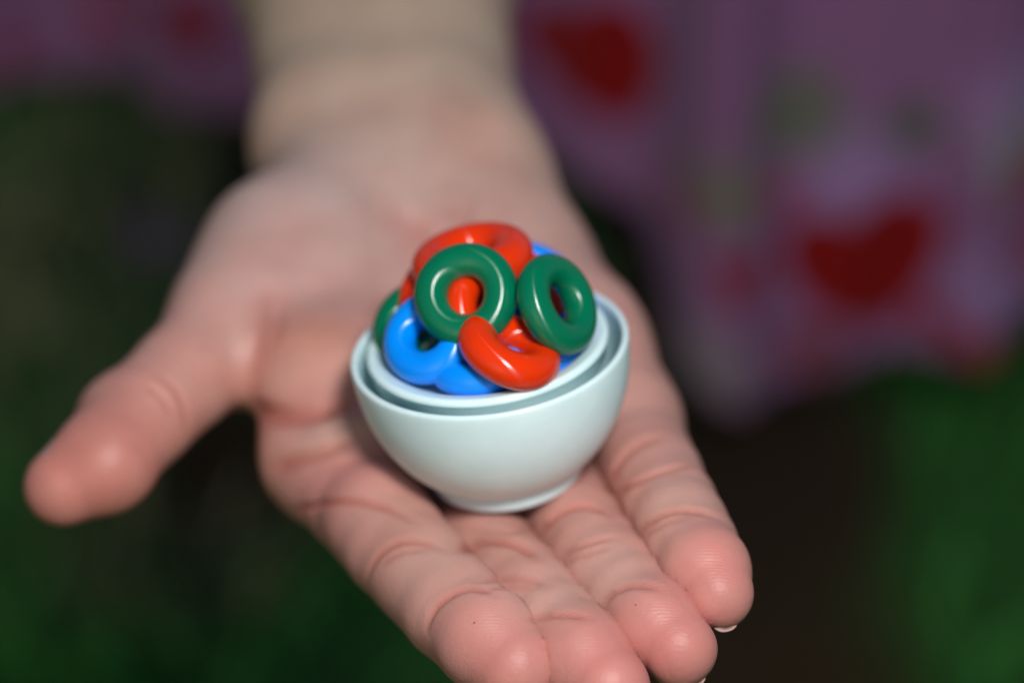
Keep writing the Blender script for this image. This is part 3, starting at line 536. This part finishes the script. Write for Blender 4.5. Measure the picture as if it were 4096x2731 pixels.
def nail(axis, dorsal, half_ang, ln, over, drop):
    a = np.array(axis[-2][:3]); b = np.array(axis[-1][:3]); r0 = axis[-2][3]; r1 = axis[-1][3]
    t = b - a; sl = np.linalg.norm(t); t /= sl
    d = np.array(dorsal, float); d -= (d @ t) * t; d /= np.linalg.norm(d)
    s = np.cross(t, d)
    nu, nv = 15, 17
    top = []
    for i in range(nu):
        q = i / (nu - 1)
        x = -ln + q * (ln + r1 + over)
        base_r = r1 + (r0 - r1) * min(max(-x / sl, 0), 1)
        for j in range(nv):
            w = (j / (nv - 1) - .5) * 2
            # rounded free edge
            xx = x - (max(0, q - .55) / .45) ** 1 * 1.9 * w ** 2 * abs(w)
            an = w * half_ang
            rad = base_r + .10 - drop * max(0, x / (r1 + over)) ** 2
            top.append(b + t * xx + rad * (math.cos(an) * d + math.sin(an) * s))
    top = np.array(top)
    nrm = top - (b + np.outer((top - b) @ t, t)); nrm /= np.linalg.norm(nrm, axis=1, keepdims=True)
    bot = top - nrm * .8
    k = nu * nv
    F1 = grid_faces(nu, nv)
    rim = [j for j in range(nv)] + [i * nv + nv - 1 for i in range(1, nu)] + [(nu - 1) * nv + j for j in range(nv - 2, -1, -1)] + [i * nv for i in range(nu - 2, 0, -1)]
    R = np.array([[rim[i], rim[(i + 1) % len(rim)], rim[(i + 1) % len(rim)] + k, rim[i] + k] for i in range(len(rim))])
    FF = np.concatenate([F1[:, ::-1], F1 + k, R])
    return np.concatenate([top, bot]), FF

for fg in HAND['fingers']:
    Vn, Fn = nail(fg['axis'], fg['dorsal'], .80, fg['nail'], fg['over'], fg['drop'])
    mesh_obj('fingernail', (Vn * .001) @ PALM_R.T, Fn, NAIL, parent=person, matrix=PW)

# ---- the dress: lilac cloth printed with red hearts ----
PRINT_LIGHT = {"hearts": [[0.1438, 0.1405, 0.0066, 0.2, [0.3, 0.022, 0.04]], [0.1807, 0.1269, 0.0079, 0.3, [0.3, 0.022, 0.04]], [0.1492, 0.1043, 0.007, 0.1, [0.3, 0.022, 0.04]], [0.0935, 0.1495, 0.0053, 0.2, [0.3, 0.022, 0.04]], [0.0323, 0.1714, 0.0237, 0.5, [0.24, 0.002, 0.002]], [0.1249, 0.1224, 0.0264, 0.35, [0.24, 0.002, 0.002]], [0.08, 0.1269, 0.0097, 0.2, [0.3, 0.022, 0.04]], [0.1771, 0.1556, 0.0097, 0.3, [0.3, 0.022, 0.04]], [0.1654, 0.099, 0.0101, 0.1, [0.3, 0.022, 0.04]], [0.107, 0.0914, 0.0105, 0.2, [0.19, 0.045, 0.065]], [-0.1759, 0.1035, 0.0097, 0.2, [0.3, 0.022, 0.04]], [-0.1284, 0.1342, 0.0132, 0.2, [0.24, 0.002, 0.002]], [-0.2224, 0.083, 0.007, 0.1, [0.3, 0.022, 0.04]], [0.0593, 0.1405, 0.0053, 0.3, [0.3, 0.022, 0.04]]],
 "blots": [[0.1177, 0.1601, 0.0202, [0.38, 0.23, 0.5], 0.8], [0.1717, 0.1865, 0.0229, [0.4, 0.25, 0.52], 0.8], [0.1654, 0.1209, 0.0202, [0.38, 0.23, 0.5], 0.8], [0.0971, 0.1797, 0.0176, [0.1, 0.17, 0.07], 0.75], [0.0728, 0.1571, 0.0132, [0.18, 0.2, 0.1], 0.8], [0.1717, 0.1737, 0.0149, [0.25, 0.3, 0.25], 0.7], [0.0683, 0.0922, 0.0158, [0.22, 0.22, 0.2], 0.7], [0.1357, 0.1774, 0.0105, [0.05, 0.12, 0.04], 0.8]]}     # hearts: x, z, half width, tilt, colour ; blots: x, z, radius, colour, the light lilac ones painting brightly lit cloth

def dress_tint(P):
    base = np.tile(np.array((.275, .125, .285)), (len(P), 1))
    for x, z, r, col, k in PRINT_LIGHT['blots']:
        d = ((P[:, 0] - x) ** 2 + (P[:, 2] - z) ** 2) / r ** 2
        w = (k * np.exp(-d ** 2))[:, None]
        base = base * (1 - w) + np.array(col) * w
    for x, z, r, ti, col in PRINT_LIGHT['hearts']:
        c, s = math.cos(ti), math.sin(ti)
        dx, dz = (P[:, 0] - x) / r, (P[:, 2] - z) / r
        a, bb = dx * c + dz * s, -dx * s + dz * c
        a, bb = a * 1.12, bb * 1.12 + .12
        h = (a * a + bb * bb - 1) ** 3 - a * a * bb ** 3
        w = (h < 0).astype(float)[:, None]
        base = base * (1 - w) + np.array(col) * w
    return base

def cloth(name, hem, rise, amp, freq, phase, nu, nv, parent):
    hem = np.array(hem); L = np.r_[0, np.cumsum(np.linalg.norm(np.diff(hem, axis=0), axis=1))]
    u = np.linspace(0, L[-1], nu)
    H = np.stack([np.interp(u, L, hem[:, k]) for k in range(3)], 1)
    t = np.linspace(0, 1, nv)
    P = H[:, None, :] + t[None, :, None] * np.array(rise)
    xx, tt = np.meshgrid(H[:, 0], t, indexing='ij')
    fold = amp * (np.sin(xx * freq + phase + 1.1 * tt) + .45 * np.sin(xx * freq * 2.3 + 1.7 * phase - tt * 2)) * (1 - .45 * tt)
    P[..., 1] += fold
    P[..., 0] += .35 * amp * np.cos(xx * freq * 1.3 + phase + tt * 3) 
    top = P.reshape(-1, 3); k = len(top)
    bot = top + np.array((0, .0016, 0))
    F1 = grid_faces(nu, nv)
    rim = [j for j in range(nv)] + [i * nv + nv - 1 for i in range(1, nu)] + [(nu - 1) * nv + j for j in range(nv - 2, -1, -1)] + [i * nv for i in range(nu - 2, 0, -1)]
    R = np.array([[rim[i], rim[(i + 1) % len(rim)], rim[(i + 1) % len(rim)] + k, rim[i] + k] for i in range(len(rim))])
    VV = np.concatenate([top, bot])
    return mesh_obj(name, VV, np.concatenate([F1, F1[:, ::-1] + k, R]), FABRIC, parent=parent, tint=dress_tint(VV))

PANELS = [{"hem": [[-0.2945, 0.72, 0.055], [-0.2302, 0.693, 0.0685], [-0.18, 0.6625, 0.0765], [-0.1169, 0.5953, 0.1016], [-0.0504, 0.5079, 0.1323], [0.0054, 0.494, 0.1293], [0.0328, 0.4857, 0.1256], [0.0508, 0.4753, 0.1189], [0.0557, 0.4549, 0.1058], [0.058, 0.436, 0.0859], [0.0622, 0.4294, 0.0849], [0.0764, 0.4248, 0.0778], [0.098, 0.4185, 0.0773], [0.1194, 0.4168, 0.0838], [0.1414, 0.4206, 0.0897], [0.1634, 0.4259, 0.0978], [0.1854, 0.4321, 0.1074], [0.2249, 0.4402, 0.1199]],
 "rise": [-0.005, 0.03, 0.34]},
 {"hem": [[-0.1723, 0.6064, -0.0099], [-0.1559, 0.6022, -0.0163], [-0.1296, 0.5992, -0.0209]],
 "rise": [0.0, 0.05, 0.025]}]
dress = cloth('dress', PANELS[0]['hem'], PANELS[0]['rise'], .013, 62, .4, 420, 150, person)
dress['label'] = 'lilac dress skirt printed with red hearts, hanging behind the hand'
cloth('skirt_fold', PANELS[1]['hem'], PANELS[1]['rise'], .008, 40, .9, 60, 50, dress)

# =====================================================================
# the toy: outer bowl, inner dish, twelve rings
# =====================================================================
def palm_matrix(c):
    M = PALM.copy(); M.translation = Vector(palm_to_world(np.array([c]))[0]); return M

def arc(cx, cz, r, a0, a1, k):
    return [(cx + r * math.cos(math.radians(a)), cz + r * math.sin(math.radians(a))) for a in np.linspace(a0, a1, k)]

M0 = palm_matrix((0, 0, 0))
RIM_H = 21.55
# shell: outside from above the foot to the lip, then back down the inside
outer = []
for k in range(25):
    q = k / 24
    z = 1.7 + (RIM_H - .45 - 1.7) * q
    r = 20.0 * math.sqrt(1 - ((RIM_H - z) / 23.1) ** 2.2)
    outer.append((r, z))
lip = arc(19.5, RIM_H - .45, .5, 0, 176, 9)
inner = [(max(.05, r - 1.0 - .5 * (1 - z / RIM_H)), max(z, 3.4)) for r, z in outer[::-1][1:]]
prof = [(0.05, 1.7)] + outer[:-1] + lip + inner + [(.05, 3.4)]
Vb, Fb = lathe(prof, 160)
bowl = mesh_obj('bowl', Vb, Fb, WHITE, matrix=M0)
tag(bowl, 'round white plastic toy bowl with a low foot, standing on the open palm', 'bowl')
FR = 11.3
prof = [(.05, .02)] + [(FR - 1.0, .02), (FR - .35, .1), (FR - .1, .4), (FR, .9), (FR - .05, 1.5), (FR - .25, 1.95), (FR - .8, 2.15)] + [(.05, 2.15)]
Vf, Ff = lathe(prof, 128)
mesh_obj('foot_ring', Vf, Ff, WHITE, parent=bowl, matrix=M0)

# inner dish resting in the bowl on small posts
DISH = (17.4, 22.5, -0.2, 0)
RD, zt, dx, dy = DISH
prof = [(.05, zt - 6.5), (6, zt - 6.4), (11, zt - 5.6), (14.2, zt - 5.4), (RD - 1.4, zt - 4.6), (RD - .7, zt - 3.6), (RD - .4, zt - 1.2)]
prof += arc(RD - .75, zt - .72, .75, -10, 120, 9)
prof += [(RD - 2.2, zt - .25), (RD - 2.8, zt - .7), (RD - 4, zt - 1.6), (12, zt - 2.6), (7, zt - 2.9), (.05, zt - 3.0)]
Vd, Fd = lathe(prof[::1], 160)
Md = palm_matrix((dx, dy, 0))
dish = mesh_obj('dish', Vd, Fd, WHITE, matrix=Md)
tag(dish, 'shallow white plastic dish nested inside the bowl, holding the coloured rings', 'dish')
for a in (-98, -72, -47, 20, 95, 150, 200):
    ca, sa = math.cos(math.radians(a)), math.sin(math.radians(a))
    Vp, Fp = lathe([(.05, 11.0), (1.0, 11.0), (1.15, 11.4), (1.15, zt - 2.6), (.05, zt - 2.4)], 16)
    Vp = Vp + np.array((ca * 14.6, sa * 14.6, 0)) * .001
    mesh_obj('post', Vp, Fp, WHITE, parent=dish, matrix=Md)

RINGS = [{"id": "A", "col": "green", "c": [-2.08, -4.38, 32.19],
 "a": [-0.088, -0.733, 0.675],
 "R": 5.0, "r": 2.42},
 {"id": "B", "col": "green", "c": [10.3, -5.84, 29.57],
 "a": [0.761, -0.43, 0.486],
 "R": 4.95, "r": 2.32},
 {"id": "C", "col": "red", "c": [-0.57, 6.82, 31.77],
 "a": [-0.033, 0.072, 0.997],
 "R": 5.8, "r": 3.05},
 {"id": "P", "col": "red", "c": [-5.49, 5.8, 27.88],
 "a": [-0.438, -0.422, 0.794],
 "R": 4.9, "r": 2.3},
 {"id": "D", "col": "red", "c": [-0.43, -1.36, 27.34],
 "a": [0.823, -0.461, 0.331],
 "R": 4.8, "r": 2.3},
 {"id": "E", "col": "red", "c": [2.8, -10.63, 26.09],
 "a": [0.467, -0.082, 0.88],
 "R": 4.75, "r": 2.65},
 {"id": "F", "col": "red", "c": [5.64, 4.47, 25.47],
 "a": [0.114, -0.967, 0.228],
 "R": 4.6, "r": 2.3},
 {"id": "G", "col": "blue", "c": [-7.89, -4.59, 26.68],
 "a": [-0.352, -0.445, 0.824],
 "R": 4.85, "r": 2.35},
 {"id": "H", "col": "blue", "c": [-1.7, -7.2, 23.0],
 "a": [0.0, 0.0, 1.0],
 "R": 4.9, "r": 2.35},
 {"id": "L", "col": "blue", "c": [7.76, -1.29, 21.28],
 "a": [0.0, 0.0, 1.0],
 "R": 4.9, "r": 2.3},
 {"id": "I", "col": "green", "c": [-9.69, 3.86, 24.38],
 "a": [-0.375, -0.376, 0.848],
 "R": 4.9, "r": 2.35},
 {"id": "J", "col": "blue", "c": [6.89, 11.61, 25.97],
 "a": [0.366, -0.061, 0.929],
 "R": 4.8, "r": 2.35},
 {"id": "K", "col": "blue", "c": [9.88, 4.67, 23.77],
 "a": [0.51, -0.488, 0.708],
 "R": 4.9, "r": 2.3}]
LABELS = {
 'A': 'green ring facing front in the middle of the pile, its hole open to view',
 'B': 'green ring standing turned to the right, at the right of the pile',
 'C': 'red ring lying flat on the very top of the pile',
 'P': 'red ring at the left back, showing only its left side under the topmost red ring',
 'D': 'red ring seen through the hole of the front-facing green ring',
 'E': 'red ring leaning at the lower front, below the two green rings',
 'F': 'red ring glimpsed between the two green rings, behind the lower front red ring',
 'G': 'blue ring leaning at the front left of the pile',
 'H': 'blue ring lying at the lowest front edge of the dish',
 'L': 'blue ring peeking out below the right-hand green ring',
 'I': 'green ring at the left back, behind the front left blue ring',
 'J': 'blue ring at the back right, its top beside the topmost red ring',
 'K': 'blue ring behind the right-hand green ring, at the right edge of the dish',
}
MATS = {'red': RED, 'green': GREEN, 'blue': BLUE}
for R in RINGS:
    ax = np.array(R['a'], float)
    e1 = np.cross(ax, (.3, .9, .2)); e1 /= np.linalg.norm(e1); e2 = np.cross(ax, e1)
    nt, ns = 112, 48
    th = np.linspace(0, 2 * np.pi, nt, endpoint=False)[:, None]; ph = np.linspace(0, 2 * np.pi, ns, endpoint=False)[None]
    wob = 1 + .02 * np.sin(2 * th + R['c'][0]) + .012 * np.sin(3 * th + R['c'][1])
    rr = R['R'] * wob + R['r'] * np.cos(ph); zz = R['r'] * np.sin(ph) + 0 * th
    Vr = (rr * np.cos(th))[..., None] * e1 + (rr * np.sin(th))[..., None] * e2 + zz[..., None] * ax
    i, j = np.meshgrid(np.arange(nt), np.arange(ns), indexing='ij'); i2, j2 = (i + 1) % nt, (j + 1) % ns
    Fr = np.stack([i * ns + j, i2 * ns + j, i2 * ns + j2, i * ns + j2], -1).reshape(-1, 4)
    o = mesh_obj('toy_ring', Vr.reshape(-1, 3) * .001, Fr, MATS[R['col']], matrix=palm_matrix(R['c']))
    tag(o, LABELS[R['id']], 'ring', 'coloured rings piled in the dish')
